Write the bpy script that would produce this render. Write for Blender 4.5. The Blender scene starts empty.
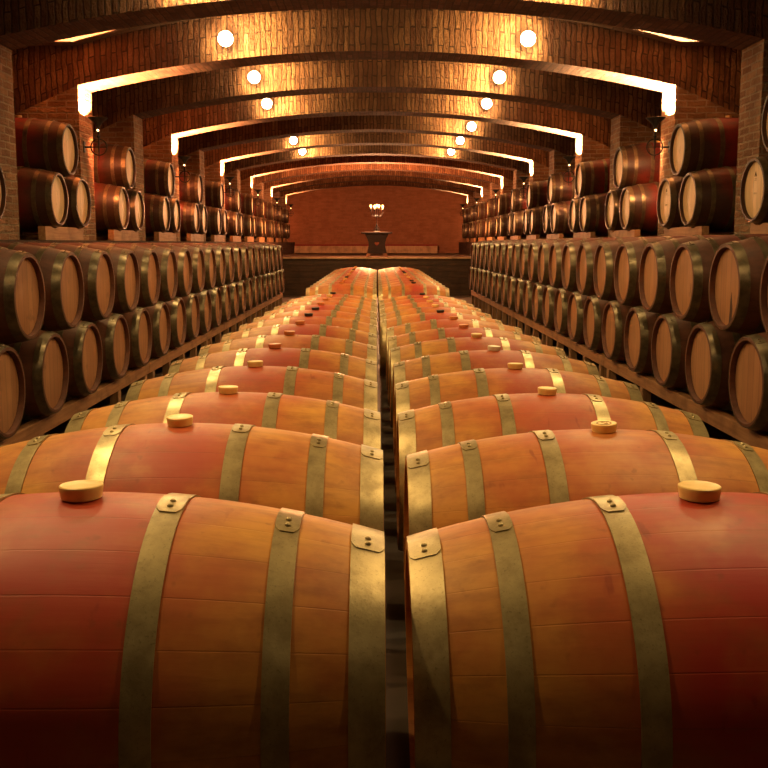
import bpy, bmesh, math, random
from mathutils import Vector
random.seed(7)
PI = math.pi
SC = bpy.context.scene
COL = SC.collection
K = 1.28                                     # depth pitch of everything along the hall
FPX = 741 * K                                # focal length in pixels
PITCH = math.radians(6.65)
EYE = 1.55                                   # camera height above the floor

# ------------------------------------------------------------------ materials
class NT:
    def __init__(s, name):
        s.m = bpy.data.materials.new(name); s.m.use_nodes = True
        s.t = s.m.node_tree; s.t.nodes.clear()
        s.out = s.t.nodes.new('ShaderNodeOutputMaterial')
    def put(s, sock, v):
        if isinstance(v, bpy.types.NodeSocket): s.t.links.new(v, sock)
        elif v is not None:
            if isinstance(v, (tuple, list)) and len(v) == 3 and sock.type == 'RGBA': v = (*v, 1)
            sock.default_value = v
    def n(s, typ, ins=None, **props):
        nd = s.t.nodes.new('ShaderNode' + typ)
        for k, v in props.items(): setattr(nd, k, v)
        for k, v in (ins or {}).items(): s.put(nd.inputs[k], v)
        return nd
    def math(s, op, a, b=None, c=None, clamp=False):
        nd = s.t.nodes.new('ShaderNodeMath'); nd.operation = op; nd.use_clamp = clamp
        s.put(nd.inputs[0], a)
        if b is not None: s.put(nd.inputs[1], b)
        if c is not None: s.put(nd.inputs[2], c)
        return nd.outputs[0]
    def vmath(s, op, a, b=None):
        nd = s.t.nodes.new('ShaderNodeVectorMath'); nd.operation = op
        s.put(nd.inputs[0], a)
        if b is not None: s.put(nd.inputs[1], b)
        return nd.outputs[0]
    def ramp(s, v, lo, hi, a=0.0, b=1.0):
        nd = s.n('MapRange', {'Value': v, 'From Min': lo, 'From Max': hi, 'To Min': a, 'To Max': b}, interpolation_type='SMOOTHSTEP')
        return nd.outputs['Result']
    def mix(s, f, a, b, mode='MIX'):
        nd = s.t.nodes.new('ShaderNodeMix'); nd.data_type = 'RGBA'; nd.blend_type = mode
        s.put(nd.inputs[0], f); s.put(nd.inputs[6], a); s.put(nd.inputs[7], b)
        return nd.outputs[2]
    def noise(s, vec, scale, detail=3, rough=0.55):
        return s.n('TexNoise', {'Vector': vec, 'Scale': scale, 'Detail': detail, 'Roughness': rough}).outputs['Fac']
    def bump(s, h, strength, dist=0.01):
        return s.n('Bump', {'Height': h, 'Strength': strength, 'Distance': dist}).outputs['Normal']
    def bsdf(s, color, rough, metal=0.0, normal=None, spec=None, emis=None, estr=0):
        b = s.n('BsdfPrincipled', {'Base Color': color, 'Roughness': rough, 'Metallic': metal})
        if normal is not None: s.put(b.inputs['Normal'], normal)
        if spec is not None: s.put(b.inputs['Specular IOR Level'], spec)
        if emis is not None:
            s.put(b.inputs['Emission Color'], emis); s.put(b.inputs['Emission Strength'], estr)
        s.t.links.new(b.outputs[0], s.out.inputs[0]); return s.m

def mat_staves(name, oak, oak2, stain, stain_lo, stain_hi, rough=0.48, spec=0.35):
    k = NT(name)
    tc = k.n('TexCoord').outputs['Object']; rnd = k.n('ObjectInfo').outputs['Random']
    xyz = k.n('SeparateXYZ', {0: tc}); x, y, z = xyz.outputs
    seed = k.math('MULTIPLY', rnd, 57.0)
    vec = k.vmath('ADD', tc, k.n('CombineXYZ', {0: seed, 1: seed, 2: seed}).outputs[0])
    s = k.math('ADD', k.math('MULTIPLY', k.math('ARCTAN2', y, z), 24 / (2 * PI)), k.math('MULTIPLY', rnd, 9.7))
    fl = k.math('FLOOR', s); fr = k.math('FRACT', s)
    var = k.n('TexWhiteNoise', {'W': k.math('ADD', fl, seed)}, noise_dimensions='1D').outputs['Value']
    edge = k.math('MINIMUM', fr, k.math('SUBTRACT', 1.0, fr))
    joint = k.ramp(edge, 0.003, 0.022, 1.0, 0.0)
    gv = k.vmath('MULTIPLY', vec, (2.5, 34.0, 34.0))
    grain = k.noise(gv, 1.0, 5, 0.6)
    blotch = k.noise(vec, 5.5, 4, 0.6)
    big = k.noise(vec, 2.3, 2, 0.5)
    c = k.mix(k.math('MULTIPLY_ADD', var, 0.25, k.math('MULTIPLY', k.ramp(blotch, 0.25, 0.75), 0.8)), oak, oak2)
    c = k.mix(k.ramp(grain, 0.40, 0.75, 0.0, 0.38), c, tuple(v * 0.5 for v in oak2))
    ax = k.math('ABSOLUTE', x)
    d = k.math('ADD', ax, k.math('MULTIPLY', k.math('SUBTRACT', big, 0.5), 0.7))
    amt = k.math('MULTIPLY_ADD', rnd, stain_hi - stain_lo, stain_lo)
    st = k.math('MULTIPLY', k.ramp(d, 0.05, 0.42, 1.0, 0.0), k.math('MULTIPLY', amt, k.ramp(blotch, 0.2, 0.6, 0.6, 1.0)))
    c = k.mix(st, c, stain)
    c = k.mix(k.ramp(k.noise(k.vmath('MULTIPLY', vec, (9.0, 16.0, 16.0)), 1.0, 5, 0.65), 0.45, 0.72, 0.0, 0.42), c, tuple(v * 0.55 for v in oak2))
    drops = k.ramp(k.noise(k.vmath('MULTIPLY', vec, (22.0, 7.0, 7.0)), 1.0, 3, 0.5), 0.66, 0.74, 0.0, 0.45)
    c = k.mix(k.math('MULTIPLY', drops, k.ramp(d, 0.2, 0.5, 1.0, 0.0)), c, tuple(v * 0.45 for v in stain))
    c = k.mix(k.math('MULTIPLY', joint, k.ramp(blotch, 0.35, 0.65, 0.04, 0.28)), c, (0.10, 0.035, 0.012))
    c = k.mix(k.ramp(k.noise(vec, 26.0, 2), 0.66, 0.78, 0.0, 0.3), c, tuple(v * 0.3 for v in oak2))
    h = k.math('SUBTRACT', k.math('MULTIPLY', grain, 0.45), k.math('MULTIPLY', joint, 0.2))
    r = k.math('MULTIPLY_ADD', blotch, 0.25, rough - 0.1)
    return k.bsdf(c, r, normal=k.bump(h, 0.35, 0.004), spec=spec)

def mat_head(name, a, b):
    k = NT(name)
    tc = k.n('TexCoord').outputs['Object']; rnd = k.n('ObjectInfo').outputs['Random']
    x, y, z = k.n('SeparateXYZ', {0: tc}).outputs
    seed = k.math('MULTIPLY', rnd, 41.0)
    vec = k.vmath('ADD', tc, k.n('CombineXYZ', {0: seed, 1: seed, 2: seed}).outputs[0])
    s = k.math('ADD', k.math('DIVIDE', y, 0.088), 0.5)
    fl = k.math('FLOOR', s); fr = k.math('FRACT', s)
    var = k.n('TexWhiteNoise', {'W': k.math('ADD', fl, seed)}, noise_dimensions='1D').outputs['Value']
    joint = k.ramp(k.math('MINIMUM', fr, k.math('SUBTRACT', 1.0, fr)), 0.008, 0.04, 1.0, 0.0)
    grain = k.noise(k.vmath('MULTIPLY', vec, (30.0, 40.0, 2.5)), 1.0, 4, 0.6)
    c = k.mix(k.math('MULTIPLY_ADD', var, 0.7, k.math('MULTIPLY', rnd, 0.3)), a, b)
    c = k.mix(k.ramp(grain, 0.4, 0.75, 0.0, 0.3), c, tuple(v * 0.45 for v in b))
    c = k.mix(k.ramp(k.noise(vec, 9.0, 3), 0.62, 0.75, 0.0, 0.45), c, tuple(v * 0.4 for v in b))
    c = k.mix(k.math('MULTIPLY', joint, 0.5), c, (0.05, 0.02, 0.01))
    return k.bsdf(c, 0.5, normal=k.bump(k.math('SUBTRACT', k.math('MULTIPLY', grain, 0.3), joint), 0.3, 0.003))

def mat_hoop(name, a, b, r0=0.3):
    k = NT(name)
    tc = k.n('TexCoord').outputs['Object']; rnd = k.n('ObjectInfo').outputs['Random']
    seed = k.math('MULTIPLY', rnd, 33.0)
    vec = k.vmath('ADD', tc, k.n('CombineXYZ', {0: seed, 1: seed, 2: seed}).outputs[0])
    n1 = k.noise(vec, 14.0, 5, 0.65); n2 = k.noise(vec, 210.0, 2, 0.5)
    c = k.mix(k.ramp(n1, 0.35, 0.7), a, b)
    c = k.mix(k.ramp(n2, 0.6, 0.74, 0.0, 0.4), c, tuple(v * 0.35 for v in b))
    r = k.math('MULTIPLY_ADD', n1, 0.2, r0 - 0.08)
    return k.bsdf(c, r, metal=0.6, normal=k.bump(n2, 0.12, 0.002))

def mat_brick(name, c1, c2, mortar, bw, rh, ms=0.008, bump=0.7, var=0.5, rough=0.85, dist=0.02, big=0.8, warp=.02):
    k = NT(name)
    uv = k.n('TexCoord').outputs['UV']
    w = k.n('TexNoise', {'Vector': uv, 'Scale': 5.0, 'Detail': 2.0}).outputs['Color']
    uvw = k.vmath('ADD', uv, k.vmath('MULTIPLY', k.vmath('SUBTRACT', w, (0.5, 0.5, 0.5)), (warp, warp, 0.0)))
    br = k.n('TexBrick', {'Vector': uvw, 'Color1': c1, 'Color2': c2, 'Mortar': mortar, 'Scale': 1.0, 'Mortar Size': ms,
                          'Mortar Smooth': 0.35, 'Bias': 0.0, 'Brick Width': bw, 'Row Height': rh})
    n1 = k.noise(uv, 3.0, 4, 0.6); n2 = k.noise(uv, 38.0, 4, 0.6)
    c = k.mix(k.ramp(n1, 0.3, 0.7, 0.0, var), br.outputs['Color'], tuple(v * 0.4 for v in c2))
    c = k.mix(k.ramp(n2, 0.45, 0.8, 0.0, 0.5), c, tuple(v * 0.3 for v in c1))
    h = k.math('ADD', k.math('MULTIPLY', br.outputs['Fac'], -1.0), k.math('MULTIPLY', k.noise(k.vmath('MULTIPLY', uv, (9.0, 26.0, 1.0)), 1.0, 5, 0.65), big))
    return k.bsdf(c, rough, normal=k.bump(h, bump, dist), spec=0.2)

def mat_wood(name, a, b, axis, rough=0.6):
    k = NT(name)
    tc = k.n('TexCoord').outputs['Object']; rnd = k.n('ObjectInfo').outputs['Random']
    seed = k.math('MULTIPLY', rnd, 21.0)
    vec = k.vmath('ADD', tc, k.n('CombineXYZ', {0: seed, 1: seed, 2: seed}).outputs[0])
    sc = [32.0, 32.0, 32.0]; sc[axis] = 2.0
    g = k.noise(k.vmath('MULTIPLY', vec, tuple(sc)), 1.0, 5, 0.6)
    c = k.mix(k.ramp(g, 0.3, 0.7), a, b)
    c = k.mix(k.ramp(k.noise(vec, 4.0, 3), 0.45, 0.7, 0.0, 0.5), c, tuple(v * 0.4 for v in b))
    return k.bsdf(c, rough, normal=k.bump(g, 0.3, 0.004), spec=0.2)

def mat_plain(name, c, rough, metal=0.0, nscale=25.0, amt=0.4, emis=None, estr=0):
    k = NT(name)
    tc = k.n('TexCoord').outputs['Object']
    n = k.noise(tc, nscale, 3)
    col = k.mix(k.ramp(n, 0.35, 0.7, 0.0, amt), c, tuple(v * 0.5 for v in c))
    return k.bsdf(col, rough, metal, normal=k.bump(n, 0.08, 0.003), emis=emis, estr=estr)

def mat_emit(name, c, s):
    k = NT(name)
    e = k.n('Emission', {'Color': c, 'Strength': s}); k.t.links.new(e.outputs[0], k.out.inputs[0]); return k.m

M = {}
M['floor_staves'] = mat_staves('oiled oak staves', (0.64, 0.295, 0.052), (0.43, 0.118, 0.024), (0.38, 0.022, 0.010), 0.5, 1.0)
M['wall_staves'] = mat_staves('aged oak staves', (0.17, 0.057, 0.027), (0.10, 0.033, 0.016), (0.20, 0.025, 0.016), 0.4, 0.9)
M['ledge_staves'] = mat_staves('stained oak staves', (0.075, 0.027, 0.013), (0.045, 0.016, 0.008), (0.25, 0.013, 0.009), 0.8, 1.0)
M['floor_head'] = mat_head('floor barrel head oak', (0.5, 0.26, 0.10), (0.36, 0.17, 0.06))
M['wall_head'] = mat_head('wall barrel head oak', (0.54, 0.25, 0.11), (0.40, 0.165, 0.07))
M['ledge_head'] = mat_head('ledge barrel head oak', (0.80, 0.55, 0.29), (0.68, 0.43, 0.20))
M['hoop'] = mat_hoop('galvanised hoop steel', (0.46, 0.345, 0.165), (0.27, 0.19, 0.085), 0.36)
M['shade_hoop'] = mat_hoop('shade-darkened hoop steel', (0.19, 0.135, 0.07), (0.10, 0.072, 0.038), 0.32)  # steel colour darkened to stand in for missing light on wall and ledge hoops
M['bung_amber'] = mat_plain('amber silicone', (0.90, 0.58, 0.20), 0.4, amt=0.25)
M['bung_red'] = mat_plain('wine stained silicone', (0.72, 0.24, 0.07), 0.4, amt=0.3)
M['bung_cream'] = mat_plain('cream silicone', (0.90, 0.80, 0.55), 0.4, amt=0.1)
M['bung_black'] = mat_plain('black silicone', (0.03, 0.018, 0.012), 0.5)
M['bung_mark'] = mat_plain('moulded bung mark', (0.38, 0.19, 0.05), 0.5)
M['pier'] = mat_brick('pier brick', (0.50, 0.27, 0.14), (0.28, 0.13, 0.07), (0.46, 0.33, 0.21), 0.24, 0.075, 0.011, 1.0, dist=.04, big=1.4, warp=.03)
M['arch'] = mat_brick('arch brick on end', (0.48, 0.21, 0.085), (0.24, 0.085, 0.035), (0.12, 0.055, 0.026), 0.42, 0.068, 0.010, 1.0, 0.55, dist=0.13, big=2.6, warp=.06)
M['soffit'] = mat_brick('shaded soffit brick', (0.20, 0.10, 0.055), (0.11, 0.05, 0.028), (0.10, 0.06, 0.04), 0.24, 0.075, 0.009, 0.8, dist=.03)  # brick colour darkened to stand in for shade under the arches
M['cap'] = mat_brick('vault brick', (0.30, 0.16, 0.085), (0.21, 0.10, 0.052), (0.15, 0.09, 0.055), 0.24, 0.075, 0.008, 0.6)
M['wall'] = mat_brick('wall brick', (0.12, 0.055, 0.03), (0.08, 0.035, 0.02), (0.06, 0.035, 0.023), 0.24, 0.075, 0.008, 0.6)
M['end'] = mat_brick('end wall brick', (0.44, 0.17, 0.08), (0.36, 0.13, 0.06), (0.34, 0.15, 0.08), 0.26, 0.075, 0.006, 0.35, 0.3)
M['floor'] = mat_plain('dark cellar floor', (0.07, 0.042, 0.026), 0.55, nscale=6.0)
M['rail'] = mat_wood('pale rack timber', (0.42, 0.20, 0.09), (0.28, 0.12, 0.05), 1)
M['post'] = mat_wood('rack post timber', (0.34, 0.18, 0.085), (0.22, 0.10, 0.045), 2)
M['dark_timber'] = mat_wood('shaded rack timber', (0.06, 0.03, 0.016), (0.035, 0.017, 0.009), 1)  # colour darkened so the gap between floor barrels reads as deep shade
M['cradle'] = mat_wood('cradle timber', (0.46, 0.23, 0.10), (0.32, 0.14, 0.06), 1)
M['stage_wood'] = mat_wood('dark stage boards', (0.055, 0.026, 0.013), (0.03, 0.014, 0.007), 0)
M['stage_edge'] = mat_wood('pale stage edge', (0.42, 0.25, 0.13), (0.3, 0.16, 0.08), 0)  # paler strip along the front of the deck
M['table'] = mat_wood('dark carved wood', (0.04, 0.012, 0.006), (0.022, 0.007, 0.004), 0)
M['foot'] = mat_wood('table foot wood', (0.30, 0.10, 0.05), (0.22, 0.07, 0.035), 0)
M['panel'] = mat_wood('bench panel wood', (0.62, 0.38, 0.20), (0.5, 0.29, 0.15), 2)
M['cushion'] = mat_plain('dark red cloth', (0.30, 0.02, 0.018), 0.85)
M['iron'] = mat_plain('black wrought iron', (0.018, 0.014, 0.012), 0.5, 0.4)
M['socket'] = mat_plain('brass lamp socket', (0.30, 0.20, 0.09), 0.4, 0.6)
M['bulb'] = mat_emit('glowing bulb', (1.0, 0.80, 0.42), 60.0)
M['spark'] = mat_emit('small glowing bulb', (1.0, 0.55, 0.2), 14.0)
M['flame'] = mat_emit('candle flame', (1.0, 0.55, 0.16), 22.0)
M['wax'] = mat_plain('candle wax', (0.75, 0.55, 0.32), 0.5, amt=0.1)
M['stamp'] = mat_plain('burnt brand mark', (0.16, 0.07, 0.03), 0.7)
M['drip'] = mat_plain('dark wine run', (0.05, 0.016, 0.012), 0.5)

# ------------------------------------------------------------------ helpers
def link(name, me, parent=None, loc=(0, 0, 0)):
    o = bpy.data.objects.new(name, me); COL.objects.link(o)
    o.location = loc
    if parent: o.parent = parent
    return o
def mesh(name, bm, mats, smooth=None):
    me = bpy.data.meshes.new(name); bm.normal_update(); bm.to_mesh(me); bm.free()
    for m in (mats if isinstance(mats, (list, tuple)) else [mats]): me.materials.append(m)
    if smooth is not None:
        me.polygons.foreach_set('use_smooth', [True] * len(me.polygons))
        me.set_sharp_from_angle(angle=math.radians(smooth))
    return me
def tag(o, label=None, cat=None, group=None, kind=None):
    if label: o['label'] = label
    if cat: o['category'] = cat
    if group: o['group'] = group
    if kind: o['kind'] = kind
    return o
def thing(name, label, cat, loc, group=None, rz=0):
    o = bpy.data.objects.new(name, None); COL.objects.link(o); o.empty_display_size = 0.1
    o.location = loc; o.rotation_euler = (0, 0, rz)
    return tag(o, label, cat, group)
def box(bm, a, b, bev=0.0):
    x0, y0, z0 = a; x1, y1, z1 = b
    r = bmesh.ops.create_cube(bm, size=1.0)
    vs = r['verts']
    for v in vs:
        v.co = Vector(((x0 + x1) / 2 + v.co.x * (x1 - x0), (y0 + y1) / 2 + v.co.y * (y1 - y0), (z0 + z1) / 2 + v.co.z * (z1 - z0)))
    if bev:
        es = list({e for v in vs for e in v.link_edges})
        bmesh.ops.bevel(bm, geom=es, offset=bev, segments=2, affect='EDGES', profile=0.6)
def lathe_x(bm, prof, seg, close=False):
    """rings round the X axis; prof is a list of (x, r)"""
    rings = []
    for x, r in prof:
        rings.append([bm.verts.new((x, -r * math.sin(2 * PI * i / seg), r * math.cos(2 * PI * i / seg))) for i in range(seg)])
    n = len(rings)
    for j in range(n if close else n - 1):
        a, b = rings[j], rings[(j + 1) % n]
        for i in range(seg):
            k = (i + 1) % seg
            bm.faces.new((a[i], a[k], b[k], b[i]))
    return rings
def lathe_z(bm, prof, seg, c=(0, 0, 0), caps=True):
    rings = []
    for r, z in prof:
        rings.append([bm.verts.new((c[0] + r * math.cos(2 * PI * i / seg), c[1] + r * math.sin(2 * PI * i / seg), c[2] + z)) for i in range(seg)])
    for j in range(len(rings) - 1):
        a, b = rings[j], rings[j + 1]
        for i in range(seg):
            k = (i + 1) % seg
            bm.faces.new((a[i], a[k], b[k], b[i]))
    if caps:
        bm.faces.new(list(reversed(rings[0]))); bm.faces.new(rings[-1])
def tube(bm, pts, r, seg=8, closed=False):
    pts = [Vector(p) for p in pts]; rings = []
    n = len(pts); up = None
    for i, p in enumerate(pts):
        if closed: t = (pts[(i + 1) % n] - pts[i - 1]).normalized()
        else: t = (pts[min(i + 1, n - 1)] - pts[max(i - 1, 0)]).normalized()
        if up is None:
            up = t.orthogonal().normalized()
        up = (up - t * up.dot(t)).normalized(); s = t.cross(up)
        rr = r[i] if isinstance(r, (list, tuple)) else r
        rings.append([bm.verts.new(p + up * rr * math.cos(2 * PI * k / seg) + s * rr * math.sin(2 * PI * k / seg)) for k in range(seg)])
    for j in range(n if closed else n - 1):
        a, b = rings[j], rings[(j + 1) % n]
        for k in range(seg):
            q = (k + 1) % seg
            bm.faces.new((a[k], a[q], b[q], b[k]))
    if not closed:
        bm.faces.new(list(reversed(rings[0]))); bm.faces.new(rings[-1])
def sphere(bm, c, r, u=12, v=8, sz=1.0):
    res = bmesh.ops.create_uvsphere(bm, u_segments=u, v_segments=v, radius=r)
    for w in res['verts']: w.co = Vector((w.co.x + c[0], w.co.y + c[1], w.co.z * sz + c[2]))
def fix(bm):
    bmesh.ops.recalc_face_normals(bm, faces=bm.faces[:])
def box_uv(bm):
    uv = bm.loops.layers.uv.verify(); bm.normal_update()
    for f in bm.faces:
        n = f.normal
        for l in f.loops:
            x, y, z = l.vert.co
            if abs(n.z) > max(abs(n.x), abs(n.y)): l[uv].uv = (x, y)
            elif abs(n.x) > abs(n.y): l[uv].uv = (y, z)
            else: l[uv].uv = (x, z)

ORD = ('first second third fourth fifth sixth seventh eighth ninth tenth eleventh twelfth thirteenth fourteenth fifteenth sixteenth '
       'seventeenth eighteenth nineteenth twentieth twenty-first twenty-second twenty-third').split()

# ------------------------------------------------------------------ the barrel
HL = 0.5785                                  # half length
SKIN = 0.0035                                # hoop thickness
def size(kind):                              # bilge radius, end radius, axis height above the barrel's base
    global RB, RE, AX
    RB, RE = (0.345, 0.262) if kind == 'floor' else (0.3585, 0.284)
    AX = RB + SKIN
size('wall')
def rad(x): return RB - (RB - RE) * min(1.0, abs(x) / HL) ** 2
def staves_mesh(name, m):
    bm = bmesh.new()
    xs = [-HL + 2 * HL * i / 30 for i in range(31)]
    prof = [(-HL + 0.085, RE - 0.027), (-HL, RE - 0.022), (-HL, RE - 0.004)] + [(-HL + 0.004, rad(HL - 0.004))] + [(x, rad(x)) for x in xs[1:-1]] + \
           [(HL - 0.004, rad(HL - 0.004)), (HL, RE - 0.004), (HL, RE - 0.022), (HL - 0.085, RE - 0.027)]
    lathe_x(bm, prof, 72); fix(bm)
    return mesh(name, bm, m, 35)
def head_mesh(sgn, m):
    bm = bmesh.new(); x0 = sgn * (HL - 0.036); r = RE - 0.0265
    rr = lathe_x(bm, [(x0 - sgn * 0.012, r), (x0, r), (x0 + sgn * 0.003, r - 0.012)], 56)
    bm.faces.new(rr[-1]); bm.faces.new(rr[0]); fix(bm)
    return mesh('barrel_head', bm, m, 30)
def hoop_mesh(t0, t1, sgn, m, lap=0.0):
    bm = bmesh.new(); a, b = t0 * HL, t1 * HL; n = 5
    xs = [a + (b - a) * i / n for i in range(n + 1)]
    outer = [(sgn * x, rad(x) + SKIN) for x in xs]; inner = [(sgn * x, rad(x) + 0.0004) for x in reversed(xs)]
    lathe_x(bm, outer + inner, 72, close=True)
    # lapped end with clipped corners, and two rivets
    e = 0.0022; A0, A1 = math.radians(lap - 5), math.radians(lap + 9.5); na = 8
    rows = []
    for j in range(na + 1):
        an = A0 + (A1 - A0) * j / na
        ins = 0.0
        if j >= na - 1: ins = 0.010 if j == na else 0.003
        row = []
        for x, up in [(a + ins, 0), (a + ins, 1), ((a + b) / 2, 1), (b - ins, 1), (b - ins, 0)]:
            r = rad(x) + SKIN + (e if up else -0.001)
            row.append(bm.verts.new((sgn * x, -r * math.sin(an), r * math.cos(an))))
        rows.append(row)
    for j in range(na):
        for q in range(4): bm.faces.new((rows[j][q], rows[j][q + 1], rows[j + 1][q + 1], rows[j + 1][q]))
    bm.faces.new(rows[-1]); bm.faces.new(rows[0])
    for deg in (lap + 1.0, lap + 5.5):
        an = math.radians(deg); xm = (a + b) / 2; r = rad(xm) + SKIN + e - 0.001
        sphere(bm, (sgn * xm, -r * math.sin(an), r * math.cos(an)), 0.0062, 10, 6)
    fix(bm)
    return mesh('hoop', bm, m, 40)
def bung_mesh(name, m, marked=False):
    bm = bmesh.new()
    lathe_z(bm, [(0.026, -0.02), (0.028, 0.0), (0.0345, 0.002), (0.0355, 0.009), (0.0365, 0.015), (0.0375, 0.021), (0.0372, 0.0245), (0.0352, 0.026), (0.032, 0.0255), (0.029, 0.0245), (0.004, 0.0245)], 32)
    fix(bm)
    return mesh(name, bm, m, 35)
HOOPS = ((0.892, 0.999), (0.648, 0.726), (0.264, 0.350))
LAPS = (8, 4, 2)
def hoops(m): return [hoop_mesh(t0, t1, s, m, lap) for s in (-1, 1) for (t0, t1), lap in zip(HOOPS, LAPS)]
HP, ST, HD = {}, {}, {}
for k in ('floor', 'wall', 'ledge'):
    size(k)
    HP[k] = hoops(M['hoop']) if k == 'floor' else (HP['wall'] if k == 'ledge' else hoops(M['shade_hoop']))
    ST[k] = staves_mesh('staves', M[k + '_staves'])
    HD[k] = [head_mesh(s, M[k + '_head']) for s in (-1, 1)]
BG = {k: bung_mesh('bung', M['bung_' + k]) for k in ('amber', 'red', 'cream', 'black')}
PROTO = {}
size('floor')
def barrel(kind, x, y, zaxis, label, group, bung=None, spin=0.0, yaw=0.0):
    """x, y: centre; zaxis: axis height above the floor. Copies of one prototype of each kind."""
    key = kind
    if key not in PROTO:
        r = thing('wine_barrel', label, 'barrel', (0, 0, 0), group)
        ch = [link('staves', ST[kind], r, (0, 0, AX))]
        ch += [link('barrel_head', h, r, (0, 0, AX)) for h in HD[kind]]
        ch += [link('hoop', h, r, (0, 0, AX)) for h in HP[kind]]
        PROTO[key] = (r, tuple(ch))
    else:
        r0, ch0 = PROTO[key]
        r = r0.copy(); COL.objects.link(r); ch = []
        for c in ch0:
            d = c.copy(); d.parent = r; COL.objects.link(d); ch.append(d)
    r.location = (x, y, zaxis - AX); r.rotation_euler = (0, 0, yaw)
    tag(r, label, 'barrel', group)
    for i, c in enumerate(ch):
        if i >= 3: c.rotation_euler.x = random.uniform(-0.05, 0.05) + spin
    if bung:
        b = link('bung', BG[bung], r, (0, 0, AX + RB - 0.001))
        b.rotation_euler = (random.uniform(-.04, .04), random.uniform(-.04, .04), random.uniform(0, 6))
        if label.endswith('nearest'): b.scale = (1.1, 1.1, 1.05)
        b['label'] = {'amber': 'amber silicone bung', 'red': 'reddish bung', 'cream': 'pale cream bung', 'black': 'black bung'}[bung]
        ch.append(b)
    return r, ch

# ------------------------------------------------------------------ centre block on the floor
ROWS = 13
L_RIM = [.566, .598, .648, .663, .675, .686, .692, .700, .710, .718, .727, .737, .752]
R_RIM = [.584, .630, .665, .684, .698, .712, .727, .735, .743, .750, .756, .762, .770]
L_IN = [.015, .018, .014, .003, 0, 0, 0, 0, 0, -.004, 0, -.003, 0]
R_IN = [.066, .087, .082, .090, .098, .092, .088, .083, .030, .036, .030, .034, .030]
L_BUNG = ['amber', 'amber', 'amber', 'amber', 'red', 'red', 'red', 'black', 'black', 'red', 'red', 'amber', 'black']
R_BUNG = ['amber', 'amber', 'amber', 'amber', 'cream', 'amber', 'red', 'red', 'black', 'amber', 'amber', 'amber', 'black']
BN = {'amber': 'amber bung', 'red': 'reddish bung', 'cream': 'pale cream bung', 'black': 'black bung'}
def rails(xc, rows, label, group, tilt=0.0):
    """two bearer timbers under a column of barrels, following the barrels' own heights, on short blocks"""
    r = thing('floor_rack', label, 'rack', (xc, rows[0][0], 0), group)
    y0 = rows[0][0]; d = 0.33; rr = rad(d) + 0.001
    for sx in (-1, 1):
        bm = bmesh.new(); pr = [(rows[0][0] - 0.3, rows[0][1])] + rows + [(rows[-1][0] + 0.3, rows[-1][1])]
        prev = None
        for (y, za) in pr:
            top = za - rr + (sx * d * tilt if y <= y0 else 0); q = [bm.verts.new((sx * d + dx, y - y0, zz)) for dx, zz in ((-.05, top - .1), (.05, top - .1), (.05, top), (-.05, top))]
            if prev:
                for i in range(4): bm.faces.new((prev[i], prev[(i + 1) % 4], q[(i + 1) % 4], q[i]))
            else: bm.faces.new(q)
            prev = q
        bm.faces.new(prev); fix(bm)
        link('bearer', mesh('bearer', bm, M['dark_timber']), r)
        for k in range(1, len(rows), 4):
            bm = bmesh.new(); box(bm, (sx * d - .06, rows[k][0] - y0 - .09, 0), (sx * d + .06, rows[k][0] - y0 + .09, rows[k][1] - rr - .106), .006)
            link('support_block', mesh('support_block', bm, M['dark_timber']), r)
rl, rr_ = [], []
for i in range(ROWS):
    yl, yr = K * (1.38 + .70 * i), K * (1.43 + .705 * i)
    zl, zr = EYE - L_RIM[i] - RE, EYE - R_RIM[i] - RE
    rl.append((yl, zl)); rr_.append((yr, zr))
    front = 'nearest' if i == 0 else (ORD[i] + ' from the camera')
    if i == ROWS - 1: front = 'farthest before the gap'
    barrel('floor', L_IN[i] - HL, yl, zl, f'orange oak barrel with {BN[L_BUNG[i]]}, left floor column, {front}',
           'barrels in the front floor block', L_BUNG[i])
    r, ch = barrel('floor', R_IN[i] + HL, yr, zr, f'orange oak barrel with {BN[R_BUNG[i]]}, right floor column, {front}',
           'barrels in the front floor block', R_BUNG[i])
    if i == 0: r.rotation_euler.y = -.020; r.location.x += AX * .020
    if i == 1:                               # moulded mark on this bung's top
        bm = bmesh.new(); tube(bm, [(0.021 * math.cos(a * PI / 12), 0.021 * math.sin(a * PI / 12), 0.0250) for a in range(24)], 0.0014, 6, True)
        tube(bm, [(-.012, -.010, .0250), (.012, .010, .0250)], 0.0015, 6); tube(bm, [(-.004, -.012, .0250), (.004, -.006, .0250)], 0.0013, 6)
        fix(bm); link('moulded_mark', mesh('moulded_mark', bm, M['bung_mark'], 40), ch[-1])
rails(-HL, rl, 'low timber rack under the front floor barrels left of the centre gap', 'floor racks')
rails(HL + .07, rr_, 'low timber rack under the front floor barrels right of the centre gap', 'floor racks', .020)
fl, fr = [], []   # far block
for i in range(13):
    y = K * (12.25 + .69 * i); z = EYE - .745 - RE
    fl.append((y, z)); fr.append((y, z))
    pos = 'nearest' if i == 0 else ('farthest' if i == 12 else ORD[i] + ' from front')
    bl = ['red', 'red', 'amber', 'black', 'red', 'amber'][i % 6]; br = ['black', 'black', 'red', 'amber', 'red', 'amber'][i % 6]
    barrel('floor', -.004 - HL, y, z, f'orange oak barrel in far floor block by stage, left column, {pos}', 'barrels in the far floor block', bl)
    barrel('floor', .03 + HL, y, z, f'orange oak barrel in far floor block by stage, right column, {pos}', 'barrels in the far floor block', br)
rails(-HL, fl, 'low timber rack under the far floor barrels left of the gap', 'floor racks')
rails(HL + .03, fr, 'low timber rack under the far floor barrels right of the gap', 'floor racks')

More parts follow.
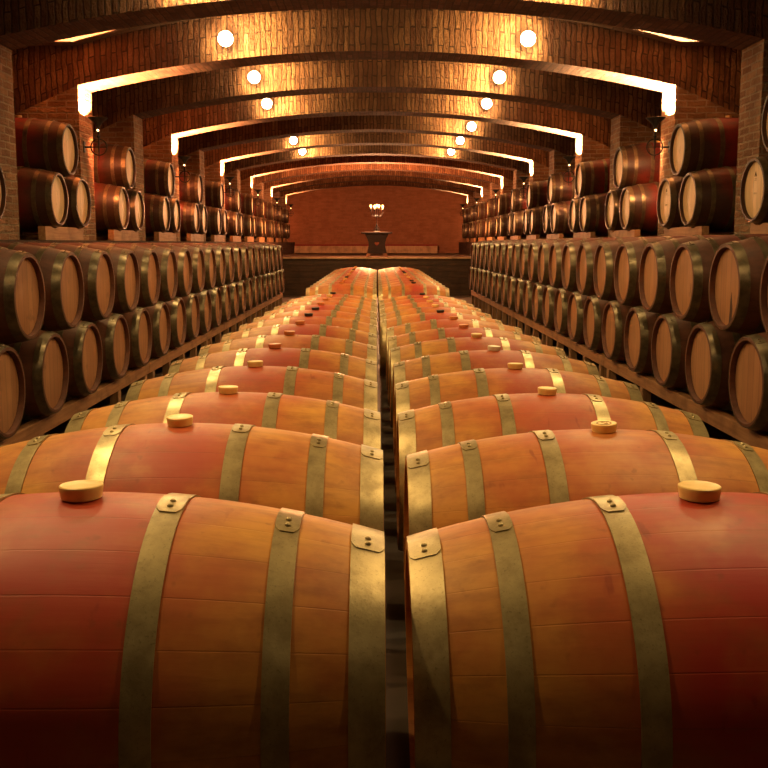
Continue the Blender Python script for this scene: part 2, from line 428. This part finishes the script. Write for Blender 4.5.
# ------------------------------------------------------------------ two-tier stacks along both sides
size('wall')
XS, DS = 2.305, .69 * K
Y0S = 4.535 * K + .07
VT = math.sqrt((2 * AX + .001) ** 2 - (DS / 2) ** 2)
def rack(side, y0, y1, top, label):
    s = -1 if side == 'left' else 1
    r = thing('barrel_rack', label, 'rack', (s * XS, y0, 0), f'timber racks under the {side} stack')
    for dx in (0.111, 1.046):
        bm = bmesh.new(); box(bm, (s * (dx - .039) if s > 0 else s * (dx + .039), .004, top - .105), (s * (dx + .039) if s > 0 else s * (dx - .039), y1 - y0 - .004, top), .006)
        link('rail', mesh('rail', bm, M['rail']), r)
    n = 5
    for dx in (0.111, 1.046):
        for k in range(n):
            yy = .17 + (y1 - y0 - .34) * k / (n - 1)
            bm = bmesh.new(); box(bm, (s * dx - .04, yy - .05, 0), (s * dx + .04, yy + .05, top - .105), .005)
            link('post', mesh('post', bm, M['post']), r)
TIER = {}
for side, s, low, k0 in (('left', -1, EYE - .355 - VT, 0), ('right', 1, EYE - .29 - VT, -1)):
    xc = s * (XS + HL)
    g = f'barrels stacked along the {side} side'
    nl = 0
    for k in range(k0, 21):
        y = Y0S + DS * k
        if k < 0: lab = f'brown barrel ending the {side} bottom tier nearest camera, beyond picture edge'
        else:
            lab = f'brown oak barrel, bottom tier of {side} stack, {ORD[k]} from camera'
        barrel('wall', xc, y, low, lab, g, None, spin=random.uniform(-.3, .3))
    for k in range(k0, 20):
        y = Y0S + DS * (k + .5)
        q = k - k0
        lab = f'brown oak barrel, upper tier of {side} stack, {ORD[q]} from camera'
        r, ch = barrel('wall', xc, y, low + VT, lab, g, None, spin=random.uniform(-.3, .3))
        if side == 'right' and k == 0:
            r['label'] = 'brown oak barrel with a dark wine run on its head, upper tier of right stack'
            bm = bmesh.new(); xh = -(HL - .033) - .0008
            pts = [(-.062, -.03), (-.050, -.09), (-.044, -.15), (-.034, -.238), (-.082, -.224), (-.086, -.15), (-.076, -.09)]
            f1 = [bm.verts.new((xh, y_, z_)) for y_, z_ in pts]; f2 = [bm.verts.new((xh + .002, y_, z_)) for y_, z_ in pts]
            bm.faces.new(f1); bm.faces.new(list(reversed(f2)))
            for i in range(len(pts)): bm.faces.new((f1[i], f2[i], f2[(i + 1) % len(pts)], f1[(i + 1) % len(pts)]))
            fix(bm); o = link('wine_run', mesh('wine_run', bm, M['drip']), r, (0, 0, AX)); o['label'] = 'dark wine run down the barrel head'
    top = low - rad(HL - .151) - .0012
    ys = [Y0S + DS * (k0 - .5)] + [Y0S + DS * (4.5 + 4 * j) for j in range(5)]
    ys[-1] = Y0S + DS * 20.5
    for j in range(5):
        rack(side, ys[j], ys[j + 1], top, f'timber rack section under {side} barrel stack, {ORD[j]} from camera')

# ------------------------------------------------------------------ piers, arches, vault
P0, PB, PT = 7.28 * K, 2.1 * K, .44 * K                 # near face of the first pier in view, bay length, pier thickness
XP, XO = 3.69, 4.80
PMIN, PMAX = -5, 11
def zi(x): return EYE + 2.345 - .41 * min(1.0, (abs(x) / XP)) ** 2
def zu(x): return EYE + 2.86 - .50 * min(1.0, (abs(x) / XP)) ** 2
SPR = EYE + 1.935
LEDGE = EYE + .03
for i in range(PMIN, PMAX + 1):
    y0 = P0 + PB * i
    for side, s in (('left', -1), ('right', 1)):
        bm = bmesh.new(); a, b = sorted((s * XP, s * (XO + .1)))
        box(bm, (a, y0 + .004, 0), (b, y0 + PT - .004, SPR - .003)); box_uv(bm)
        tag(link('brick_pier', mesh('brick_pier', bm, M['pier'])), kind='structure')
    bm = bmesh.new(); uv = bm.loops.layers.uv.verify()
    N = 80; xs = [-XO - .1] + [-XP + 2 * XP * j / N for j in range(N + 1)] + [XO + .1]
    low = [EYE + 1.40 if abs(x) > XP else zi(x) for x in xs]; top = [zu(x) + .2 for x in xs]
    ring = lambda y, zz: [bm.verts.new((x, y, z)) for x, z in zip(xs, zz)]
    A, B, C, D = ring(y0, low), ring(y0, top), ring(y0 + PT, low), ring(y0 + PT, top)
    def quad(v, uvs, mi=0):
        f = bm.faces.new(v); f.material_index = mi
        for l, q in zip(f.loops, uvs): l[uv].uv = q
    for j in range(len(xs) - 1):
        x0, x1 = xs[j], xs[j + 1]; h0, h1 = top[j] - low[j], top[j + 1] - low[j + 1]
        o = i * 3.7
        quad((A[j], A[j + 1], B[j + 1], B[j]), ((o, x0), (o, x1), (o + h1, x1), (o + h0, x0)))
        quad((C[j + 1], C[j], D[j], D[j + 1]), ((o, x1), (o, x0), (o + h0, x0), (o + h1, x1)))
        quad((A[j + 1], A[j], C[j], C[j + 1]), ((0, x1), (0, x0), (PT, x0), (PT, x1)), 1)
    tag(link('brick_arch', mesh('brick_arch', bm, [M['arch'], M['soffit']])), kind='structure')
# shallow brick caps between the arches
bm = bmesh.new(); uv = bm.loops.layers.uv.verify()
YN = P0 + PB * PMIN
N = 48; xs = [-XO - .1] + [-XP + 2 * XP * j / N for j in range(N + 1)] + [XO + .1]
ring = None; yy = 0
for i in range(PMIN, PMAX + 1):
    for q in range(9):
        t = q / 8; y = P0 + PB * i + PT / 2 + PB * t
        if i == PMAX and q > 5: break
        e = .13 * math.sin(PI * t)
        cur = [bm.verts.new((x, y, zu(x) + e)) for x in xs]
        if ring:
            for j in range(len(xs) - 1):
                f = bm.faces.new((ring[j], ring[j + 1], cur[j + 1], cur[j]))
                for l in f.loops: l[uv].uv = (l.vert.co.x, l.vert.co.y)
        ring = cur
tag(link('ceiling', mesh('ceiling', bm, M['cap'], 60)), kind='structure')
YE = P0 + PB * PMAX + PT + 1.0                     # end wall
def struct(name, boxes, m, loc=None):
    bm = bmesh.new()
    for a, b in boxes: box(bm, a, b)
    box_uv(bm); return tag(link(name, mesh(name, bm, m)), kind='structure')
struct('floor', [((-XO - .1, YN - .2, -.1), (XO + .1, YE + .2, 0))], M['floor'])
for side, s in (('left', -1), ('right', 1)):
    a, b = sorted((s * XO, s * (XO + .25)))
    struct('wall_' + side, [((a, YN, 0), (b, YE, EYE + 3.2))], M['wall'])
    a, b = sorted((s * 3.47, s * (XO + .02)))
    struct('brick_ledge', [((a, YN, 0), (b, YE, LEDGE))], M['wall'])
struct('wall_back', [((-XO - .1, YN - .2, 0), (XO + .1, YN + .05, EYE + 3.3))], M['wall'])
struct('wall_end', [((-XO - .1, YE - .02, 0), (XO + .1, YE + .2, EYE + 3.3))], M['end'])

# ------------------------------------------------------------------ barrels on the ledges between the piers
def cradle(s, y0, label, group):
    """two timbers with hollows for a pair of barrels, tied by a board"""
    r = thing('barrel_cradle', label, 'cradle', (s * LX['left' if s < 0 else 'right'], y0, LEDGE + .002), group)
    for dx in (.111, 1.046):
        rr = rad(HL - .151) + .0012; h = UP0 - LEDGE - .002
        pts = [(-.30, 0)]
        for c in (0, .68 * K):
            for q in range(13):
                an = math.radians(-20 + 40 * q / 12)
                pts.append((c + rr * math.sin(an), h - rr * math.cos(an)))
        pts = [(-.30, 0), (-.30, pts[1][1])] + pts[1:] + [(1.04, pts[-1][1]), (1.04, 0)]
        bm = bmesh.new(); xa, xb = s * (dx - .039), s * (dx + .039)
        f1 = [bm.verts.new((xa, y, z)) for y, z in pts]; f2 = [bm.verts.new((xb, y, z)) for y, z in pts]
        # bottom at z = 0: strips between hollow and base keep every face convex
        base1 = {}; 
        m = len(pts)
        b1 = [bm.verts.new((xa, y, 0)) for y, z in pts]; b2 = [bm.verts.new((xb, y, 0)) for y, z in pts]
        for i in range(1, m - 2):
            bm.faces.new((f1[i], f1[i + 1], b1[i + 1], b1[i])); bm.faces.new((f2[i + 1], f2[i], b2[i], b2[i + 1]))
            bm.faces.new((f1[i + 1], f1[i], f2[i], f2[i + 1])); bm.faces.new((b1[i], b1[i + 1], b2[i + 1], b2[i]))
        bm.faces.new((f1[1], b1[1], b2[1], f2[1])); bm.faces.new((f1[m - 2], f2[m - 2], b2[m - 2], b1[m - 2]))
        for v in (f1[0], f2[0], f1[-1], f2[-1], b1[0], b2[0], b1[-1], b2[-1]): bm.verts.remove(v)
        fix(bm); link('cradle_timber', mesh('cradle_timber', bm, M['cradle']), r)
    bm = bmesh.new(); a, b = sorted((s * .151, s * 1.006)); box(bm, (a, .40, 0), (b, .48, .05), .004)
    link('tie_board', mesh('tie_board', bm, M['cradle']), r)
LX = {'left': 3.51, 'right': 3.44}
UP0 = EYE + .482
PS = .68 * K
UV_ = math.sqrt((2 * AX + .001) ** 2 - (PS / 2) ** 2)
for side, s in (('left', -1), ('right', 1)):
    g = f'barrels on the {side} ledge'
    for i in range(-1, PMAX):
        yb = P0 + PB * i
        ya = yb + 1.03 * K
        xl = LX[side]; xc = s * (xl + HL)
        if i < 0: bay = f'before first {side} pier'
        else: bay = f'in {ORD[i]} {side} bay past first pier'
        if not (side == 'left' and i < 0):
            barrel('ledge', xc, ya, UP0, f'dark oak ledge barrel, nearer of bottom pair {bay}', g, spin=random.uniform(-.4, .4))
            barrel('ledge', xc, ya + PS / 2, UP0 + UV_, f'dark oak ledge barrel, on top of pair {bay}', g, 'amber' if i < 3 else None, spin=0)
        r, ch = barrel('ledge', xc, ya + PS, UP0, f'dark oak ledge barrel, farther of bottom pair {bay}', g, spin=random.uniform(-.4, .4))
        if side == 'right' and i in (-1, 0):
            bm = bmesh.new(); xh = -(HL - .033) - .001
            tube(bm, [(xh, -.022, .125), (xh, .022, .125), (xh, 0, .168)], .0022, 6, True)
            tube(bm, [(xh, -.010, .130), (xh, .010, .130), (xh, 0, .150)], .0018, 6, True)
            for zz in (.104, .090): tube(bm, [(xh, -.020, zz), (xh, -.004, zz)], .002, 6); tube(bm, [(xh, .004, zz), (xh, .020, zz)], .002, 6)
            for q in range(5): tube(bm, [(xh, .024 - .012 * q, -.02 - .012 * (q % 2)), (xh, .024 - .012 * q, -.035)], .0018, 6)
            fix(bm); link('brand_mark', mesh('brand_mark', bm, M['stamp']), r, (0, 0, AX))['label'] = 'small triangular crest and print burnt into the head'
        cradle(s, ya, f'timber cradle under ledge barrel pair {bay}', f'cradles on the {side} ledge')

# ------------------------------------------------------------------ lamps
def light(name, loc, watts, col, r=.04, typ='POINT'):
    d = bpy.data.lights.new(name, typ); d.energy = watts; d.color = col; d.shadow_soft_size = r
    o = bpy.data.objects.new(name, d); COL.objects.link(o); o.location = loc; return o
P_FACE, P_SPOT, P_UP, P_LOW = 300, 155, 1600, 80.0
WARM = (1.0, .70, .29)
# bare bulbs fixed to the near faces of the arches
bmk = bmesh.new(); lathe_z(bmk, [(.035, -.05), (.035, .0), (.026, .01), (.026, .045)], 20); fix(bmk); SOCK = mesh('lamp_socket', bmk, M['socket'], 35)
bmk = bmesh.new(); sphere(bmk, (0, 0, 0), .09, 20, 14); fix(bmk); BULB = mesh('bulb', bmk, M['bulb'], 60)
first = None
CEIL = {'left': [-4, -3, -2, -1, 0, 1, 2, 3, 5, 6], 'right': [-4, -3, -2, -1, 0, 1, 2, 3, 4, 5, 6]}  # hindmost pair, behind the camera, is added as fill for the front barrels
for side, s in (('left', -1), ('right', 1)):
    for q, i in enumerate(CEIL[side]):
        y = P0 + PB * i; x = s * (1.83 if i < 3 else 1.95); z = EYE + 2.455 if i < 4 else EYE + 2.38
        if i > 0:
            where = f'on {side} half of arch face, {ORD[i - 1]} arch in view'
        elif i == 0: where = f'on {side} half of the arch just above the picture edge'
        else: where = f'on {side} half of {ORD[-i - 1]} arch before the picture edge, unseen'
        if first is None:
            t = thing('ceiling_lamp', '', 'lamp', (0, 0, 0)); a = link('lamp_socket', SOCK, t); b = link('bulb', BULB, t); first = (t, a, b)
        else:
            t = first[0].copy(); COL.objects.link(t)
            for c in first[1:]:
                d = c.copy(); d.parent = t; COL.objects.link(d)
        far = i == -3
        if far: pass                                 # this pair hangs on the far face of its arch
        t.location = (x, P0 + PB * i + PT + .052 if far else y - .052, z)
        t.rotation_euler = (0, 0, PI if far else 0)
        for c in t.children:
            if c.name.startswith('lamp_socket'): c.rotation_euler = (PI / 2, 0, 0)
            else: c.location = (0, -.115, 0)
        tag(t, f'glowing bulb {where}', 'lamp', 'bare bulbs on the arches')
        yl = t.location.y + (.20 if far else -.34)
        sp = light('ceiling_light', (x, yl, z - .02), P_FACE * (.02 if i == -4 else .3 if i < -1 else 1), WARM, .06, 'SPOT')
        sp.data.spot_size = math.radians(135); sp.data.spot_blend = 1.0
        sp.rotation_euler = Vector((-s * .5, -1 if far else 1, -.1)).to_track_quat('-Z', 'Y').to_euler()
        sp = light('ceiling_spot', (x, yl, z - .06), P_SPOT * (1.2 if s < 0 else .85) * (.22 if i == -4 else 1.0 if i == -3 else .42 if i >= 5 else .62 if i >= 3 else .85 if i >= 1 else 1), WARM, .05, 'SPOT')
        sp.data.spot_size = math.radians(124); sp.data.spot_blend = 1.0
        sp.rotation_euler = Vector((-s * .5, -.25 if far else -.45, -1.0)).to_track_quat('-Z', 'Y').to_euler()
# iron uplighters on every second pier
LAMP_H = 1.20
def lamp_parts(t, s):
    bm = bmesh.new()                          # flared bowl, open at the top
    prof = [(.012, -.125), (.026, -.098), (.055, -.056), (.105, -.016), (.125, 0), (.121, .002), (.10, -.015), (.050, -.052), (.022, -.092), (.004, -.098)]
    lathe_z(bm, prof, 28, (0, 0, 0), caps=False); fix(bm)
    link('lamp_bowl', mesh('lamp_bowl', bm, M['iron'], 40), t, (0, 0, .36))
    bm = bmesh.new(); tube(bm, [(0, 0, .28), (0, 0, .1), (0, 0, -.05), (0, 0, -.16)], [.012, .011, .01, .004], 10); sphere(bm, (0, 0, .13), .02)
    link('stem', mesh('stem', bm, M['iron'], 40), t)
    bm = bmesh.new(); tube(bm, [(.10 * math.cos(a * PI / 16), 0, .10 * math.sin(a * PI / 16)) for a in range(32)], .008, 8, True)
    tube(bm, [(-.1, 0, 0), (.1, 0, 0)], .006, 8)
    link('ring', mesh('ring', bm, M['iron'], 40), t)
    bm = bmesh.new(); tube(bm, [(s * .10, 0, 0), (s * .185, 0, 0)], .011, 8); box(bm, (min(s * .178, s * .188), -.035, -.07), (max(s * .178, s * .188), .035, .07), .003)
    link('wall_bracket', mesh('wall_bracket', bm, M['iron'], 40), t)
    bm = bmesh.new(); sphere(bm, (0, -.022, .205), .013, 12, 8)
    link('bulb', mesh('bulb', bm, M['spark'], 60), t)
for side, s in (('left', -1), ('right', 1)):
    for q, i in enumerate((1, 3, 5, 7, 9, 11)):
        yc = P0 + PB * i + PT / 2 - .12; x = s * (XP - .19)
        t = thing('wall_lamp', f'black iron bowl uplighter on {side} brick pier, {ORD[q]} from camera', 'lamp', (x, yc, EYE + LAMP_H), f'iron uplighters on the {side} piers')
        lamp_parts(t, s)
        light('uplight', (x, yc, EYE + LAMP_H + .292), P_UP * (.3 if i == 11 else .6 if i > 6 else 1), (1.0, .47, .19) if s < 0 else (1.0, .70, .36), .018)
        sp = light('small_light', (x - s * .12, yc + .16, EYE + LAMP_H + .17), P_LOW * (.3 if i > 6 else 1), (1.0, .30, .10) if s < 0 else (1.0, .5, .2), .03, 'SPOT')
        sp.data.spot_size = math.radians(92); sp.data.spot_blend = .8
        sp.rotation_euler = Vector((s * .62, .80, -.62)).to_track_quat('-Z', 'Y').to_euler()

# ------------------------------------------------------------------ stage at the far end
YS = 21.9 * K; SZ = EYE - .42
bm = bmesh.new()
hh = (SZ - .06) / 6
for k in range(6):
    box(bm, (-3.49, YS, k * hh + .004), (3.49, YS + .12, (k + 1) * hh - .004), .004)
box(bm, (-3.49, YS + .02, 0), (3.49, YE - .02, SZ - .05))
tag(link('stage_platform', mesh('stage_platform', bm, M['stage_wood'])), kind='structure')
bm = bmesh.new(); box(bm, (-3.49, YS - .03, SZ - .05), (3.49, YE - .02, SZ), .006)
tag(link('stage_deck', mesh('stage_deck', bm, M['stage_wood'])), kind='structure')
bm = bmesh.new(); box(bm, (-3.49, YS - .06, SZ - .045), (3.49, YS - .03, SZ + .004), .006)
tag(link('stage_edge', mesh('stage_edge', bm, M['stage_edge'])), kind='structure')
# table with cut sides and a heart
ty = 22.6 * K
t = thing('trestle_table', 'dark carved wooden table with heart cut-out on the stage', 'table', (0, ty, SZ))
def heart(n=28, sc=.07):
    out = []
    for q in range(n):
        a = 2 * PI * q / n
        out.append((sc * math.sin(a) ** 3, sc * (.8125 * math.cos(a) - .3125 * math.cos(2 * a) - .125 * math.cos(3 * a) - .0625 * math.cos(4 * a)) + .40))
    return out
def panel(y0, y1):
    outer = [(-.24, .10), (.0, .10), (.24, .10), (.30, .12), (.275, .22), (.25, .34), (.255, .45), (.29, .56), (.345, .66), (.345, .70), (0, .70), (-.345, .70), (-.345, .66), (-.29, .56), (-.255, .45), (-.25, .34), (-.275, .22), (-.30, .12)]
    H = heart(); bm = bmesh.new()
    for y in (y0, y1):
        vo = [bm.verts.new((x, y, z)) for x, z in outer]; vh = [bm.verts.new((x, y, z)) for x, z in H]
        es = [bm.edges.new((vo[q], vo[(q + 1) % len(vo)])) for q in range(len(vo))] + [bm.edges.new((vh[q], vh[(q + 1) % len(vh)])) for q in range(len(vh))]
        bmesh.ops.triangle_fill(bm, edges=es, use_beauty=True)
        if y == y0: first_o, first_h = vo, vh
        else:
            for a, b in ((first_o, vo), (first_h, vh)):
                for q in range(len(a)): bm.faces.new((a[q], a[(q + 1) % len(a)], b[(q + 1) % len(a)], b[q]))
    fix(bm); return mesh('side_panel', bm, M['table'])
for y0 in (-.25, .21): link('side_panel', panel(y0, y0 + .04), t)
bm = bmesh.new(); box(bm, (-.47, -.32, .70), (.47, .32, .745), .008); link('table_top', mesh('table_top', bm, M['table']), t)
bm = bmesh.new(); box(bm, (-.20, -.208, .28), (.20, .208, .32), .004); link('stretcher', mesh('stretcher', bm, M['table']), t)
for sx in (-1, 1):
    for y0 in (-.27, .19):
        bm = bmesh.new()
        q = [(sx * .17, .10), (sx * .30, .12), (sx * .34, .0), (sx * .24, .0)]
        f1 = [bm.verts.new((x, y0, z)) for x, z in q]; f2 = [bm.verts.new((x, y0 + .08, z)) for x, z in q]
        bm.faces.new(f1); bm.faces.new(f2)
        for k in range(4): bm.faces.new((f1[k], f1[(k + 1) % 4], f2[(k + 1) % 4], f2[k]))
        fix(bm); link('foot', mesh('foot', bm, M['foot']), t)
# candelabrum
cz = SZ + .745
c = thing('candelabrum', 'dark iron candelabrum with lit candles standing on the stage table', 'candelabrum', (0, ty, cz))
bm = bmesh.new(); lathe_z(bm, [(.11, 0), (.11, .012), (.06, .03), (.03, .07), (.04, .10), (.018, .14)], 20)
for a in range(4):
    an = a * PI / 2 + .6; tube(bm, [(.05 * math.cos(an), .05 * math.sin(an), .03), (.12 * math.cos(an), .12 * math.sin(an), .05), (.08 * math.cos(an), .08 * math.sin(an), .12), (.015 * math.cos(an), .015 * math.sin(an), .20)], .008, 8)
fix(bm); link('base', mesh('base', bm, M['iron'], 40), c)
bm = bmesh.new(); tube(bm, [(0, 0, .12), (0, 0, .3), (0, 0, .66)], [.016, .011, .010], 10); sphere(bm, (0, 0, .22), .028); sphere(bm, (0, 0, .5), .02); fix(bm)
link('stem', mesh('stem', bm, M['iron'], 40), c)
for a in range(5):
    if a == 4: px, py, hz = 0, 0, .70
    else:
        an = a * PI / 2 + .35; px, py, hz = .19 * math.cos(an), .19 * math.sin(an), .68
        bm = bmesh.new(); tube(bm, [(px * k, py * k, .52 + dz) for k, dz in ((0, 0), (.3, -.05), (.7, -.04), (.95, .04), (1, .14))], .008, 8); fix(bm)
        link('arm', mesh('arm', bm, M['iron'], 40), c)
    bm = bmesh.new(); lathe_z(bm, [(.018, hz - .04), (.03, hz - .015), (.034, hz)], 16, (px, py, 0)); fix(bm); link('candle_cup', mesh('candle_cup', bm, M['iron'], 40), c)
    bm = bmesh.new(); lathe_z(bm, [(.018, hz), (.018, hz + .05), (.014, hz + .055)], 14, (px, py, 0)); fix(bm); w = link('candle', mesh('candle', bm, M['wax'], 40), c)
    bm = bmesh.new(); sphere(bm, (px, py, hz + .095), .026, 12, 10, 1.6); fix(bm); link('flame', mesh('flame', bm, M['flame'], 60), w)
light('candle_light', (0, ty - .35, cz + .85), 3, (1.0, .40, .14), .12)
light('candle_light', (0, ty + .35, cz + .85), 1700, (1.0, .42, .18), .12)
# bench along the end wall
t = thing('long_bench', 'long low bench with pale board front and red cushion along the end wall', 'bench', (-.4, YE - .45, SZ))
bm = bmesh.new()
for k in range(46): box(bm, (-3.05 + .1305 * k, -.02, .0), (-3.05 + .1305 * (k + 1) - .006, .0, .30), .003)
box(bm, (-3.05, 0, 0), (2.95, .41, .30)); link('front_boards', mesh('front_boards', bm, M['panel']), t)
bm = bmesh.new(); box(bm, (-3.05, -.03, .30), (2.95, .41, .36), .015); link('cushion', mesh('cushion', bm, M['cushion']), t)

# ------------------------------------------------------------------ world, camera, view
w = bpy.data.worlds.new('cellar air'); SC.world = w; w.use_nodes = True
w.node_tree.nodes['Background'].inputs[0].default_value = (.02, .012, .006, 1); w.node_tree.nodes['Background'].inputs[1].default_value = 0.0
cam = bpy.data.cameras.new('camera'); co = bpy.data.objects.new('camera', cam); COL.objects.link(co)
cam.sensor_width = 36; cam.lens = FPX / 768 * 36; cam.shift_x = 7.2 / 768; cam.shift_y = -(141 - FPX * math.tan(PITCH)) / 768
cam.clip_start = .05; cam.clip_end = 100
co.location = (0, 0, EYE); co.rotation_euler = (PI / 2 - PITCH, 0, 0); SC.camera = co
vs = SC.view_settings
vs.view_transform = 'Standard'; vs.look = 'None'; vs.gamma = 1; vs.use_curve_mapping = False; vs.exposure = 0.0
